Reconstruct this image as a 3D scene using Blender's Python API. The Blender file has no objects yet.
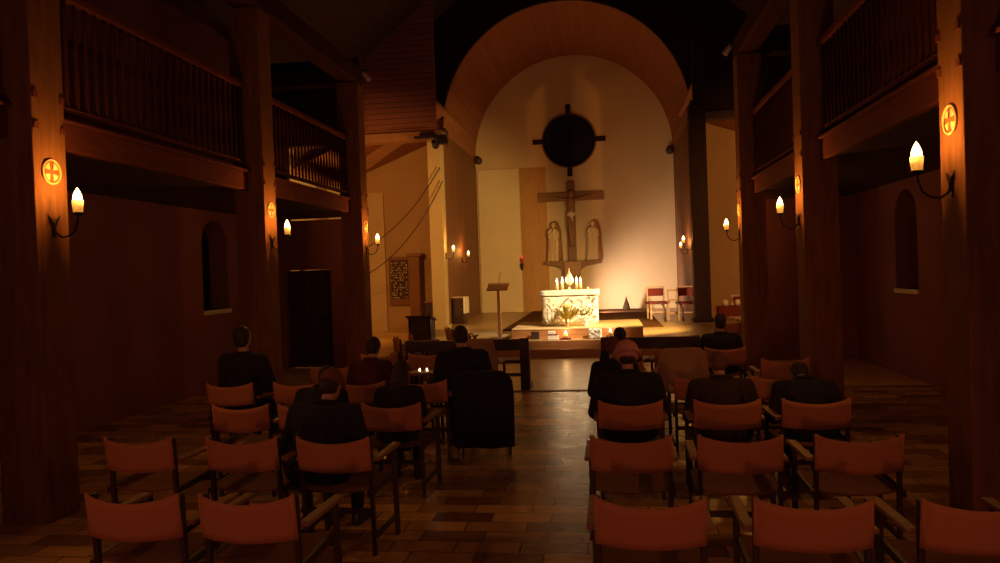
import bpy, bmesh, math, random
from mathutils import Vector, Matrix, Euler
random.seed(7)
PI = math.pi
S = bpy.context.scene
COL = S.collection

# ------------------------------------------------------------------ camera
cam_d = bpy.data.cameras.new('camera'); cam = bpy.data.objects.new('camera', cam_d); COL.objects.link(cam)
cam_d.sensor_width = 36; cam_d.lens = 27.0; cam_d.clip_end = 200; cam_d.clip_start = .05
CAMZ = 1.83
cam.matrix_world = (Matrix.Translation((0, 0, CAMZ)) @ Matrix.Rotation(math.radians(7.9), 4, 'Z')
                    @ Matrix.Rotation(math.radians(90 - .76), 4, 'X') @ Matrix.Rotation(math.radians(-2.0), 4, 'Z'))
S.camera = cam
# ------------------------------------------------------------------ world, exposure
w = bpy.data.worlds.new('night'); S.world = w; w.use_nodes = True
w.node_tree.nodes['Background'].inputs[0].default_value = (.22, .03, 1, 1)
w.node_tree.nodes['Background'].inputs[1].default_value = .10
S.view_settings.view_transform = 'Standard'; S.view_settings.look = 'None'
S.view_settings.gamma = 1; S.view_settings.use_curve_mapping = False
S.view_settings.exposure = 0.0
try:
    S.cycles.max_bounces = 8; S.cycles.sample_clamp_indirect = 3
except Exception: pass
CX = -.985                     # centre line of the church
FLAME_COL = (1.0, .40, .075)
SCONCE_W = 42

def lamp(name, kind, loc, power, col, radius=.03, parent=None, aim=None, angle=60, blend=.4):
    d = bpy.data.lights.new(name, kind); d.energy = power; d.color = col
    d.shadow_soft_size = radius
    if kind == 'SPOT': d.spot_size = math.radians(angle); d.spot_blend = blend
    o = bpy.data.objects.new(name, d); COL.objects.link(o); o.location = loc
    if aim is not None:
        o.rotation_euler = (Vector(aim) - Vector(loc)).to_track_quat('-Z', 'Y').to_euler()
    if parent: o.parent = parent
    return o
# floodlight standing in the right crossing, aimed across the altar; and one on the floor behind the altar
lamp('altar_flood', 'SPOT', (2.80, 16.25, 2.3), 2300, (1, .60, .16), .06, aim=(-.2, 18.6, 1.45), angle=84, blend=.5)
lamp('altar_spot', 'SPOT', (2.68, 13.86, 5.0), 4600, (1, .78, .50), .06, aim=(-.72, 16.8, .85), angle=26, blend=.95)
lamp('wall_flood', 'SPOT', (-.50, 18.75, .80), 700, (1, .66, .34), .08, aim=(2.3, 24.0, .6), angle=95, blend=1.)
lamp('glow_fill', 'SPOT', (-.30, 25.0, .62), 640, (1, .74, .58), .10, aim=(1.9, 27.3, .8), angle=110, blend=1.)  # second hidden light, added to strengthen the glow on the rear wall
lamp('transept_fill', 'SPOT', (-6.4, 16.2, 3.6), 450, (1, .38, .06), .08, aim=(-6.7, 24, 2.6), angle=105, blend=.6)  # unseen fill light, added to brighten the left transept
lamp('transept_fill', 'SPOT', (5.0, 16.2, 3.4), 420, (1, .42, .09), .08, aim=(4.9, 24, 2.6), angle=100, blend=.6)  # unseen fill light, added to brighten the right transept
lamp('rear_fill', 'SPOT', (-.7, -5.4, 1.9), 250, (1, .27, .05), .15, aim=(-.72, 4.4, .6), angle=36, blend=.35)  # added fill behind the camera for the chair backs, no known source
# ------------------------------------------------------------------ materials
MATS = {}
def mat(name, col, rough=.7, noise=0., nscale=8., bump=0., bscale=30., metal=0., col2=None, stretch=(1, 1, 1), spec=.5):
    if name in MATS: return MATS[name]
    m = bpy.data.materials.new(name); m.use_nodes = True; nt = m.node_tree; N = nt.nodes; L = nt.links
    b = N['Principled BSDF']; b.inputs['Roughness'].default_value = rough; b.inputs['Metallic'].default_value = metal
    b.inputs['Specular IOR Level'].default_value = spec
    b.inputs['Base Color'].default_value = (*col, 1)
    tc = N.new('ShaderNodeTexCoord'); mp = N.new('ShaderNodeMapping'); mp.inputs['Scale'].default_value = stretch
    L.new(tc.outputs['Object'], mp.inputs[0])
    if noise or col2:
        n = N.new('ShaderNodeTexNoise'); n.inputs['Scale'].default_value = nscale; n.inputs['Detail'].default_value = 5
        L.new(mp.outputs[0], n.inputs['Vector'])
        r = N.new('ShaderNodeValToRGB'); r.color_ramp.elements[0].position = .3; r.color_ramp.elements[1].position = .7
        c2 = col2 or tuple(c * (1 - noise) for c in col)
        r.color_ramp.elements[0].color = (*c2, 1); r.color_ramp.elements[1].color = (*col, 1)
        L.new(n.outputs['Fac'], r.inputs[0]); L.new(r.outputs[0], b.inputs['Base Color'])
    if bump:
        n = N.new('ShaderNodeTexNoise'); n.inputs['Scale'].default_value = bscale; n.inputs['Detail'].default_value = 6
        L.new(mp.outputs[0], n.inputs['Vector'])
        bp = N.new('ShaderNodeBump'); bp.inputs['Strength'].default_value = bump; bp.inputs['Distance'].default_value = .02
        L.new(n.outputs['Fac'], bp.inputs['Height']); L.new(bp.outputs[0], b.inputs['Normal'])
    MATS[name] = m; return m

def plank_mat(name, c1, c2, axes=('X', 'Z'), pw=.14, pl=3., rough=.65, mortar=.006, mcol=(.01, .004, .002), bump=.4, rvar=0, sc=1.0, coat=0.):
    """boards or pavers: brick texture laid along two object axes (length axis, stacking axis)"""
    m = bpy.data.materials.new(name); m.use_nodes = True; nt = m.node_tree; N = nt.nodes; L = nt.links
    b = N['Principled BSDF']; b.inputs['Roughness'].default_value = rough
    tc = N.new('ShaderNodeTexCoord'); sp = N.new('ShaderNodeSeparateXYZ'); cb = N.new('ShaderNodeCombineXYZ')
    L.new(tc.outputs['Object'], sp.inputs[0]); L.new(sp.outputs[axes[0]], cb.inputs[0]); L.new(sp.outputs[axes[1]], cb.inputs[1])
    br = N.new('ShaderNodeTexBrick'); br.inputs['Scale'].default_value = 1
    br.inputs['Brick Width'].default_value = pl; br.inputs['Row Height'].default_value = pw
    br.inputs['Mortar Size'].default_value = mortar; br.inputs['Mortar Smooth'].default_value = .3
    br.offset = .37; br.inputs['Bias'].default_value = -.1
    br.inputs['Color1'].default_value = (*c1, 1); br.inputs['Color2'].default_value = (*c2, 1); br.inputs['Mortar'].default_value = (*mcol, 1)
    L.new(cb.outputs[0], br.inputs['Vector'])
    mp = N.new('ShaderNodeMapping'); mp.inputs['Scale'].default_value = (1.5, 14, 1); L.new(cb.outputs[0], mp.inputs[0])
    n = N.new('ShaderNodeTexNoise'); n.inputs['Scale'].default_value = 2.5; n.inputs['Detail'].default_value = 6; L.new(mp.outputs[0], n.inputs['Vector'])
    mx = N.new('ShaderNodeMixRGB'); mx.blend_type = 'MULTIPLY'; mx.inputs[0].default_value = .45
    L.new(br.outputs['Color'], mx.inputs[1]); L.new(n.outputs['Fac'], mx.inputs[2])
    L.new(mx.outputs[0], b.inputs['Base Color'])
    if rvar:
        mr = N.new('ShaderNodeMapRange'); mr.inputs['To Min'].default_value = rough - rvar; mr.inputs['To Max'].default_value = rough + rvar
        n2 = N.new('ShaderNodeTexNoise'); n2.inputs['Scale'].default_value = 3; L.new(cb.outputs[0], n2.inputs['Vector'])
        L.new(n2.outputs['Fac'], mr.inputs[0]); L.new(mr.outputs[0], b.inputs['Roughness'])
    bp = N.new('ShaderNodeBump'); bp.inputs['Strength'].default_value = bump; bp.inputs['Distance'].default_value = .01
    ad = N.new('ShaderNodeMath'); ad.operation = 'MULTIPLY_ADD'; ad.inputs[1].default_value = -1.; L.new(br.outputs['Fac'], ad.inputs[0])
    m3 = N.new('ShaderNodeMath'); m3.operation = 'MULTIPLY'; m3.inputs[1].default_value = .6; L.new(n.outputs['Fac'], m3.inputs[0])
    L.new(m3.outputs[0], ad.inputs[2]); L.new(ad.outputs[0], bp.inputs['Height']); L.new(bp.outputs[0], b.inputs['Normal'])
    return m

def emis(name, col, strength):
    m = bpy.data.materials.new(name); m.use_nodes = True; nt = m.node_tree
    nt.nodes.remove(nt.nodes['Principled BSDF']); e = nt.nodes.new('ShaderNodeEmission')
    e.inputs[0].default_value = (*col, 1); e.inputs[1].default_value = strength
    nt.links.new(e.outputs[0], nt.nodes['Material Output'].inputs[0]); return m

def wax_mat(name, col, tr=.5):
    m = bpy.data.materials.new(name); m.use_nodes = True; nt = m.node_tree; N = nt.nodes; L = nt.links
    N.remove(N['Principled BSDF']); d = N.new('ShaderNodeBsdfDiffuse'); t = N.new('ShaderNodeBsdfTranslucent'); x = N.new('ShaderNodeMixShader')
    d.inputs[0].default_value = (*col, 1); t.inputs[0].default_value = (*col, 1); x.inputs[0].default_value = tr
    L.new(d.outputs[0], x.inputs[1]); L.new(t.outputs[0], x.inputs[2]); L.new(x.outputs[0], N['Material Output'].inputs[0]); return m

POST = mat('post_wood', (.28, .12, .045), .85, .35, 3, .25, 12, stretch=(6, 6, .7), spec=.05)
DARKW = mat('dark_wood', (.05, .02, .012), .5, .35, 4, .2, 14, stretch=(5, 5, .8))
COLDARK = mat('dark_column_wood', (.03, .012, .009), .6, .3, 4, .2, 14, stretch=(5, 5, .8), spec=.12)  # also carries the shade of the right boards and the spandrels
MIDW = mat('mid_wood', (.30, .13, .05), .5, .3, 5, .2, 14, stretch=(1, 6, 6))
PALEW = mat('pale_wood', (.55, .33, .16), .45, .25, 5, .15, 14, stretch=(5, 5, .8))
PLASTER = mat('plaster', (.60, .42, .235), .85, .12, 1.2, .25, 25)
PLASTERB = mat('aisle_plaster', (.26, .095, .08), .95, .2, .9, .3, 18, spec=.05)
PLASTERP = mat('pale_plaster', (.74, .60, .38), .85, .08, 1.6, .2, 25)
VAULT = plank_mat('vault_boards', (.44, .165, .065), (.38, .135, .052), ('Y', 'X'), .16, 5, .75, .004, (.2, .08, .03), .25)
BOARD = plank_mat('gable_boards', (.30, .09, .06), (.24, .07, .045), ('X', 'Z'), .15, 3.2, .8, .008)
ROOFB = plank_mat('roof_boards', (.055, .018, .013), (.04, .013, .01), ('Y', 'X'), .18, 4, .8, .008)
SIDEB = plank_mat('apse_side_boards', (.27, .105, .04), (.21, .078, .028), ('Z', 'Y'), .55, 9, .65, .02, (.08, .03, .012), .5)
FLOORM = plank_mat('floor_pavers', (.95, .54, .18), (.16, .06, .02), ('X', 'Y'), .20, .44, .29, .006, (.10, .05, .02), .35, .09)
STONEF = plank_mat('sanctuary_floor', (.56, .38, .19), (.48, .31, .15), ('X', 'Y'), .5, .5, .33, .006, (.2, .11, .05), .15, .06)
STEPM = plank_mat('step_boards', (.52, .22, .07), (.46, .19, .06), ('X', 'Z'), .2, 2.4, .5, .003, (.12, .04, .015), .15)
SLAB = mat('stone_slab', (.62, .50, .32), .5, .15, 6, .1, 30)
IRON = mat('wrought_iron', (.028, .018, .015), .5, .2, 20, .2, 40, metal=.6)
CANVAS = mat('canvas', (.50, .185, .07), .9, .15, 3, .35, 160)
CANVAS2 = mat('tan_cloth', (.50, .27, .13), .95, .2, 4, .4, 40)
REDC = mat('red_cushion', (.17, .014, .010), .8, .2, 6, .2, 60)
RUG = mat('brown_carpet', (.12, .05, .018), .95, .25, 12, .5, 90, spec=.05)
STONE = mat('altar_stone', (.80, .72, .55), .8, .15, 9, .6, 14)
RELIEF = mat('relief_dark', (.26, .18, .10), .8, .3, 10)
CARVE = mat('cross_wood', (.27, .125, .05), .6, .3, 6, .3, 16, stretch=(1, 6, 6))
LIME = mat('limewood', (.74, .56, .34), .6, .15, 9, .2, 25)
LIMED = mat('limewood_brown', (.30, .14, .055), .6, .2, 9, .2, 25)
SKIN = mat('skin', (.50, .26, .17), .6, .1, 20)
GLASSN = mat('night_glass', (.012, .010, .02), .45, .3, 4, spec=.15)
BRASS = mat('brass', (.75, .50, .20), .35, .15, 12, metal=.8)
WHITE = mat('white_cloth', (.8, .74, .64), .85, .08, 9, .3, 40)
EMBL = mat('gilded_relief', (.85, .55, .25), .5, .1, 10)
LEAF = mat('leaf_green', (.32, .34, .05), .6, .3, 20)
LEAFY = mat('leaf_yellow', (.42, .33, .03), .6, .3, 20)
PETAL = mat('petal_white', (.85, .80, .68), .7, .1, 20)
WAX = wax_mat('wax', (.95, .78, .52), .6)
FLAME = emis('flame', (1, .62, .22), 14)
FLAMEB = emis('flame_bright', (1, .74, .40), 18)
EMBER = emis('red_lamp_glow', (1, .06, .03), 1.6)

# ------------------------------------------------------------------ mesh helpers
def NB(): return bmesh.new()
def quadbox(bm, c8):
    v = [bm.verts.new(p) for p in c8]
    for f in ((0, 3, 2, 1), (4, 5, 6, 7), (0, 1, 5, 4), (1, 2, 6, 5), (2, 3, 7, 6), (3, 0, 4, 7)): bm.faces.new([v[i] for i in f])
def box(bm, x0, x1, y0, y1, z0, z1):
    quadbox(bm, [(x0, y0, z0), (x1, y0, z0), (x1, y1, z0), (x0, y1, z0), (x0, y0, z1), (x1, y0, z1), (x1, y1, z1), (x0, y1, z1)])
def bar(bm, p, q, wx, wy):
    p, q = Vector(p), Vector(q); d = (q - p).normalized()
    u = d.cross(Vector((0, 0, 1))) if abs(d.z) < .95 else d.cross(Vector((0, 1, 0)))
    u.normalize(); v = d.cross(u).normalized(); u *= wx / 2; v *= wy / 2
    quadbox(bm, [p - u - v, p + u - v, p + u + v, p - u + v, q - u - v, q + u - v, q + u + v, q - u + v])
def ring_loft(bm, rings, close=True, caps=True):
    vs = [[bm.verts.new(p) for p in r] for r in rings]; n = len(vs[0])
    for a, b in zip(vs, vs[1:]):
        for i in range(n if close else n - 1): bm.faces.new((a[i], a[(i + 1) % n], b[(i + 1) % n], b[i]))
    if caps and close: bm.faces.new(vs[0][::-1]); bm.faces.new(vs[-1])
def tube(bm, pts, r, n=10):
    pts = [Vector(p) for p in pts]; rs = r if isinstance(r, (list, tuple)) else [r] * len(pts)
    rings = []; u = None
    for i, p in enumerate(pts):
        d = (pts[min(i + 1, len(pts) - 1)] - pts[max(i - 1, 0)]).normalized()
        if u is None: u = d.orthogonal().normalized()
        else: u = (u - d * u.dot(d)).normalized()
        v = d.cross(u); rings.append([p + (u * math.cos(2 * PI * k / n) + v * math.sin(2 * PI * k / n)) * rs[i] for k in range(n)])
    ring_loft(bm, rings)
def lathe(bm, prof, n=20, c=(0, 0, 0)):
    c = Vector(c); ring_loft(bm, [[c + Vector((r * math.cos(2 * PI * k / n), r * math.sin(2 * PI * k / n), z)) for k in range(n)] for r, z in prof])
def ell(bm, c, r, seg=16, rings=10, rot=None):
    M = Matrix.Translation(c) @ (rot.to_matrix().to_4x4() if rot else Matrix.Identity(4)) @ Matrix.Diagonal((*((r, r, r) if not isinstance(r, (tuple, list)) else r), 1))
    bmesh.ops.create_uvsphere(bm, u_segments=seg, v_segments=rings, radius=1, matrix=M)
def extrude_poly(bm, pts, axis, a, b):
    """2D outline extruded along axis between a and b"""
    def P(u, v, t): return {'X': (t, u, v), 'Y': (u, t, v), 'Z': (u, v, t)}[axis]
    ring_loft(bm, [[P(u, v, a) for u, v in pts], [P(u, v, b) for u, v in pts]])
def capsule(bm, p, q, r0, r1, n=14):
    p, q = Vector(p), Vector(q); ell(bm, p, r0, 14, 9); ell(bm, q, r1, 14, 9); tube(bm, [p, q], [r0, r1], n)
def obj(name, bm, m, parent=None, smooth=False, bevel=0, **props):
    bmesh.ops.recalc_face_normals(bm, faces=bm.faces[:])
    me = bpy.data.meshes.new(name); bm.to_mesh(me); bm.free()
    if m: me.materials.append(m)
    if smooth:
        for p in me.polygons: p.use_smooth = True
    o = bpy.data.objects.new(name, me); COL.objects.link(o)
    if parent: o.parent = parent
    if bevel:
        b = o.modifiers.new('b', 'BEVEL'); b.width = bevel; b.segments = 2; b.limit_method = 'ANGLE'
    for k, v in props.items(): o[k] = v
    return o
def blob(name, bm, m, parent=None, voxel=.012, smooth_it=4, **props):
    """union of closed pieces into one continuous skin"""
    me = bpy.data.meshes.new('t'); bm.to_mesh(me); bm.free(); t = bpy.data.objects.new('t', me); COL.objects.link(t)
    r = t.modifiers.new('r', 'REMESH'); r.mode = 'VOXEL'; r.voxel_size = voxel; r.use_smooth_shade = True
    s = t.modifiers.new('s', 'SMOOTH'); s.iterations = smooth_it; s.factor = .5
    dg = bpy.context.evaluated_depsgraph_get(); dg.update(); nm = bpy.data.meshes.new_from_object(t.evaluated_get(dg)); nm.name = name
    bpy.data.objects.remove(t); nm.materials.clear(); nm.materials.append(m)
    for p in nm.polygons: p.use_smooth = True
    o = bpy.data.objects.new(name, nm); COL.objects.link(o)
    if parent: o.parent = parent
    for k, v in props.items(): o[k] = v
    return o
def struct(name, bm, m, parent=None, **k):
    o = obj(name, bm, m, parent, **k)
    if not parent: o['kind'] = 'structure'
    return o
def thing(name, label, cat, loc=(0, 0, 0), rotz=0, group=None):
    o = bpy.data.objects.new(name, None); COL.objects.link(o); o.location = loc; o.rotation_euler = (0, 0, rotz)
    o.empty_display_size = .1; o['label'] = label; o['category'] = cat
    if group: o['group'] = group
    return o
def tag(o, label, cat, group=None):
    o['label'] = label; o['category'] = cat
    if group: o['group'] = group
    return o
KIDS = {}
def dup(root, loc, rotz=0, label=None, group=None, scale=None):
    def cp(o, parent):
        c = o.copy(); COL.objects.link(c)
        if parent: c.parent = parent; c.matrix_parent_inverse = o.matrix_parent_inverse.copy()
        for ch in [x for x in allo if x.parent == o]: cp(ch, c)
        return c
    allo = [x for x in root.children_recursive]
    r = cp(root, None); r.location = loc; r.rotation_euler = (0, 0, rotz)
    if scale: r.scale = scale
    if label: r['label'] = label
    if group: r['group'] = group
    return r

# ================================================================== STRUCTURE
XL, XR = -4.30, 2.33                    # inner faces of the posts
WL, WR = -6.55, 4.58                    # outer aisle walls
Y_END, Y_COL, Y_ARCH, Y_REAR = 14.5, 20.3, 21.8, 27.4
R_ARCH, Z_SPR = 3.57, 6.0

b = NB(); box(b, -9.2, 7.2, -6, 11.25, -.2, 0); struct('floor', b, FLOORM)
b = NB(); box(b, -9.2, 7.2, 11.33, 24.3, -.2, 0); struct('floor_crossing', b, mat('crossing_floor', (.80, .50, .15), .32, .3, 3, .25, 10))
b = NB(); box(b, -9.2, 7.2, 11.25, 11.33, -.2, .012); struct('trim_1', b, MIDW)
# steps and sanctuary floor
b = NB(); box(b, -4.6, 3.4, 15.6, 15.95, 0, .16); struct('step_lower', b, STEPM, bevel=.008)
b = NB(); box(b, -4.6, 3.4, 15.9, 16.0, 0, .32); struct('step_upper', b, STEPM, bevel=.008)
b = NB(); box(b, -4.6, 3.4, 16.0, 21.8, 0, .318); box(b, -4.56, 2.59, 21.8, Y_REAR + .1, 0, .318); struct('floor_sanctuary', b, STONEF)
b = NB(); box(b, -2.05, .80, 16.4, 18.65, .3181, .52); struct('predella_base', b, STEPM)
b = NB(); box(b, -2.06, .81, 16.39, 18.66, .52, .545); struct('predella_top', b, mat('predella_boards', (.58, .40, .20), .4, .2, 3, .1, 12, stretch=(1, 6, 1)), bevel=.006)

# outer walls with round-headed windows
def wall_with_arch(name, xface, xout, y0, y1, z0, z1, yc, zb, zs, hw, m):
    """long wall along Y with one round-headed opening"""
    b = NB(); n = 14
    arc = [(yc + hw * math.cos(PI - PI * k / n), zs + hw * math.sin(PI - PI * k / n)) for k in range(n + 1)]
    def q(poly): extrude_poly(b, poly, 'X', xface, xout)
    q([(y0, z0), (yc - hw, z0), (yc - hw, z1), (y0, z1)]); q([(yc + hw, z0), (y1, z0), (y1, z1), (yc + hw, z1)])
    q([(yc - hw, z0), (yc + hw, z0), (yc + hw, zb), (yc - hw, zb)])
    for (a, c), (d, e) in zip(arc, arc[1:]): q([(a, c), (d, e), (d, z1), (a, z1)])
    return struct(name, b, m)
def arch_window(name, xin, s, yc, zb, zs, hw):
    x = xin + s * .34; n = 14
    out = [(yc - hw, zb), (yc + hw, zb)] + [(yc + hw * math.cos(PI * k / n), zs + hw * math.sin(PI * k / n)) for k in range(n + 1)]
    root = struct(name, (lambda b: (extrude_poly(b, out, 'X', x, x + s * .02), b)[1])(NB()), GLASSN)
    b = NB(); bar(b, (x - s * .02, yc, zb), (x - s * .02, yc, zs + hw), .03, .04)
    for z in (zb + .5, zb + 1.0, zb + 1.45): bar(b, (x - s * .02, yc - hw, z), (x - s * .02, yc + hw, z), .03, .025)
    obj('glazing_bars', b, IRON, root)
    b = NB(); box(b, min(xin - s * .03, xin + s * .33), max(xin - s * .03, xin + s * .33), yc - hw - .03, yc + hw + .03, zb - .07, zb); obj('window_sill', b, PLASTERP, root)
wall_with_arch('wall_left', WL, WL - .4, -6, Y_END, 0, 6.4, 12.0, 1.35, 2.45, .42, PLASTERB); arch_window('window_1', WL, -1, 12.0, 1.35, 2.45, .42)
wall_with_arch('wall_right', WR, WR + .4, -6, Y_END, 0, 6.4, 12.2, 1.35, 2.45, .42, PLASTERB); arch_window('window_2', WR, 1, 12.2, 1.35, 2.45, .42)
# end walls of the aisles, with a door on the left and an opening above
def flatwall(name, rects, y0, y1, m, axis='Y'):
    b = NB()
    for (a, c, z0, z1) in rects:
        if axis == 'Y': box(b, a, c, y0, y1, z0, z1)
        else: box(b, y0, y1, a, c, z0, z1)
    return struct(name, b, m)
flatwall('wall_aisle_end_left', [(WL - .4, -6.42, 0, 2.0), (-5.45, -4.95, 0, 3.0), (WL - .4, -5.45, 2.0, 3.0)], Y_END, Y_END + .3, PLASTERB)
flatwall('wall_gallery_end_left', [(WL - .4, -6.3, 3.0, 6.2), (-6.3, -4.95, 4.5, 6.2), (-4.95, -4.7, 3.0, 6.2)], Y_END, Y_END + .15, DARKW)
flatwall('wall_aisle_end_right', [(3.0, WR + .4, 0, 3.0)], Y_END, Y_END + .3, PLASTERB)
flatwall('wall_gallery_end_right', [(2.75, WR + .4, 3.0, 6.2)], Y_END, Y_END + .15, DARKW)
b = NB(); box(b, -6.41, -5.46, Y_END + .12, Y_END + .18, .01, 1.99); d = struct('door_1', b, DARKW)
b = NB()
for z0, z1 in ((.15, .85), (1.0, 1.85)):
    for x0, x1 in ((-6.31, -5.98), (-5.89, -5.56)): box(b, x0, x1, Y_END + .10, Y_END + .12, z0, z1)
obj('door_panel', b, DARKW, d, bevel=.01)
b = NB(); tube(b, [(-5.54, Y_END + .11, 1.02), (-5.54, Y_END + .05, 1.02), (-5.64, Y_END + .05, 1.02)], .012); obj('door_handle', b, IRON, d)
# transepts
flatwall('wall_transept_left', [(Y_END, 24.3, 0, 6.4)], -9.0, -8.7, PLASTER, 'X')
flatwall('wall_transept_back_left', [(-9.0, -4.75, 0, 6.6)], 24.0, 24.3, PLASTER)
flatwall('wall_transept_right', [(Y_END, 24.3, 0, 6.4)], 6.7, 7.0, PLASTER, 'X')
flatwall('wall_transept_back_right', [(2.78, 7.0, 0, 6.6)], 24.0, 24.3, PLASTER)
b = NB(); box(b, -7.75, -7.10, 23.9, 24.0, 0, 4.55); struct('wall_panel_left', b, PLASTERP)
b = NB(); box(b, -5.42, -5.12, 23.75, 24.0, 0, 5.6); struct('trim_2', b, MIDW)
# sloping board ceilings of the transepts
for nm, x0, x1, z0, z1 in (('ceiling_transept_left', -9.0, -4.4, 4.7, 6.5), ('ceiling_transept_right', 2.45, 7.0, 6.5, 4.9)):
    b = NB(); quadbox(b, [(x0, Y_COL, z0), (x1, Y_COL, z1), (x1, 24.1, z1), (x0, 24.1, z0), (x0, Y_COL, z0 + .1), (x1, Y_COL, z1 + .1), (x1, 24.1, z1 + .1), (x0, 24.1, z0 + .1)])
    struct(nm, b, VAULT)
# board walls above the side openings
flatwall('wall_boards_left', [(-9.0, -4.42, 5.72, 12.2)], Y_COL - .12, Y_COL, BOARD)
flatwall('wall_boards_right', [(2.45, 7.0, 5.78, 12.2)], Y_COL - .12, Y_COL, COLDARK)  # same boards as the left; the unlit side's shade is in the colour
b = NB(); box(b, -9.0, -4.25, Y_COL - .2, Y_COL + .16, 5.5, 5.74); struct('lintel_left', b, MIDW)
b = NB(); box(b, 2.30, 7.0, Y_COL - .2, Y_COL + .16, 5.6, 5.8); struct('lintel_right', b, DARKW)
# arch wall (unlit spandrels, their shade put into the dark colour)
b = NB(); n = 40
arc = [(CX + R_ARCH * math.cos(PI - PI * k / n), Z_SPR + R_ARCH * math.sin(PI - PI * k / n)) for k in range(n + 1)]
for (a, c), (d_, e) in zip(arc, arc[1:]): extrude_poly(b, [(a, c), (d_, e), (d_, 12.4), (a, 12.4)], 'Y', Y_ARCH - .12, Y_ARCH)
box(b, -9, CX - R_ARCH, Y_ARCH - .12, Y_ARCH, 6.7, 12.4); box(b, CX + R_ARCH, 7, Y_ARCH - .12, Y_ARCH, 6.7, 12.4)
struct('wall_arch', b, COLDARK)
# barrel vault
b = NB(); n = 48
rings = []
for y in (Y_ARCH, Y_REAR + .2):
    rings.append([(CX + r * math.cos(t), y, Z_SPR + r * math.sin(t)) for r, ts in ((R_ARCH, range(n + 1)), (R_ARCH + .15, range(n, -1, -1))) for t in [PI * k / n for k in ts]])
ring_loft(b, rings); struct('ceiling_vault', b, VAULT)
# apse side walls, partly open piers of boards
for nm, x0, x1 in (('wall_apse_left', CX - R_ARCH - .2, CX - R_ARCH), ('wall_apse_right', CX + R_ARCH, CX + R_ARCH + .2)):
    b = NB(); box(b, x0, x1, Y_ARCH - .12, Y_REAR, 0, Z_SPR + .02); struct(nm, b, SIDEB)
# rear wall with round window
b = NB(); n = 48; WXC, WZC, WR_ = -1.1, 6.5, .97
def ringpt(k, r): t = 2 * PI * k / n; return (WXC + r * math.cos(t), WZC + r * math.sin(t))
def boxpt(k):
    t = 2 * PI * k / n; c, s = math.cos(t), math.sin(t)
    sx = (2.9 + WXC * 0 + 1.0) ; sz = 3.5
    f = min(sx / abs(c) if abs(c) > 1e-6 else 1e9, sz / abs(s) if abs(s) > 1e-6 else 1e9); return (WXC + c * f, WZC + s * f)
fr = []; bk = []
inner = [ringpt(k, WR_) for k in range(n)]; outer = [boxpt(k) for k in range(n)]
corner = [(WXC + sx * 3.9, WZC + sz * 3.5) for sx, sz in ((1, 1), (-1, 1), (-1, -1), (1, -1))]
for k in range(n):
    a, c = inner[k], inner[(k + 1) % n]; d_, e = outer[k], outer[(k + 1) % n]
    poly = [a, c, e, d_]
    if abs(d_[0] - e[0]) > 1e-5 and abs(d_[1] - e[1]) > 1e-5:
        cr = min(corner, key=lambda p: (p[0] - d_[0]) ** 2 + (p[1] - d_[1]) ** 2); poly = [a, c, e, cr, d_]
    extrude_poly(b, poly, 'Y', Y_REAR, Y_REAR + .35)
box(b, WXC - 3.9, WXC + 3.9, Y_REAR, Y_REAR + .35, 0, 3.0)
struct('wall_rear', b, mat('rear_plaster_light', (.66, .49, .28), .85, .08, 1.2, .2, 20))
b = NB(); lathe(b, [(WR_ + .02, 0), (WR_ + .02, .03)], 48)
o = struct('window_3', b, GLASSN); o.location = (WXC, Y_REAR + .2, WZC); o.rotation_euler = (PI / 2, 0, 0)
b = NB()
for k in range(48):
    t0, t1 = 2 * PI * k / 48, 2 * PI * (k + 1) / 48
    r0, r1 = WR_ - .015, WR_ + .035
    extrude_poly(b, [(WXC + r0 * math.cos(t0), WZC + r0 * math.sin(t0)), (WXC + r0 * math.cos(t1), WZC + r0 * math.sin(t1)), (WXC + r1 * math.cos(t1), WZC + r1 * math.sin(t1)), (WXC + r1 * math.cos(t0), WZC + r1 * math.sin(t0))], 'Y', Y_REAR - .04, Y_REAR + .1)
struct('window_frame', b, MIDW)
b = NB()
box(b, WXC - .09, WXC + .09, Y_REAR - .05, Y_REAR, WZC + .95, WZC + 1.30); box(b, WXC - .09, WXC + .09, Y_REAR - .05, Y_REAR, WZC - 1.30, WZC - .95)
box(b, WXC - 1.32, WXC - .95, Y_REAR - .05, Y_REAR, WZC - .09, WZC + .09); box(b, WXC + .95, WXC + 1.32, Y_REAR - .05, Y_REAR, WZC - .09, WZC + .09)
struct('trim_window_cross', b, COLDARK)
b = NB(); box(b, -4.50, -2.96, Y_REAR - .05, Y_REAR, .32, 5.58); struct('wall_rear_lit_patch', b, PLASTERP, bevel=.01)  # pale slab standing for a lit patch, brightness put into its colour
b = NB(); box(b, -2.955, -1.98, Y_REAR - .035, Y_REAR, .32, 5.58); struct('wall_rear_shade_strip', b, mat('rear_shade_brown', (.50, .26, .09), .7, .2, 3, .1, 10, stretch=(5, 5, .7)))  # shadow band on the wall, built as a thin brown slab
# roof
for nm, x0, x1, z0, z1 in (('ceiling_left', -9.2, CX, 5.6, 12.2), ('ceiling_right', CX, 7.2, 12.2, 5.6)):
    b = NB(); quadbox(b, [(x0, -6, z0), (x1, -6, z1), (x1, 21.9, z1), (x0, 21.9, z0), (x0, -6, z0 + .15), (x1, -6, z1 + .15), (x1, 21.9, z1 + .15), (x0, 21.9, z0 + .15)])
    struct(nm, b, ROOFB)
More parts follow.
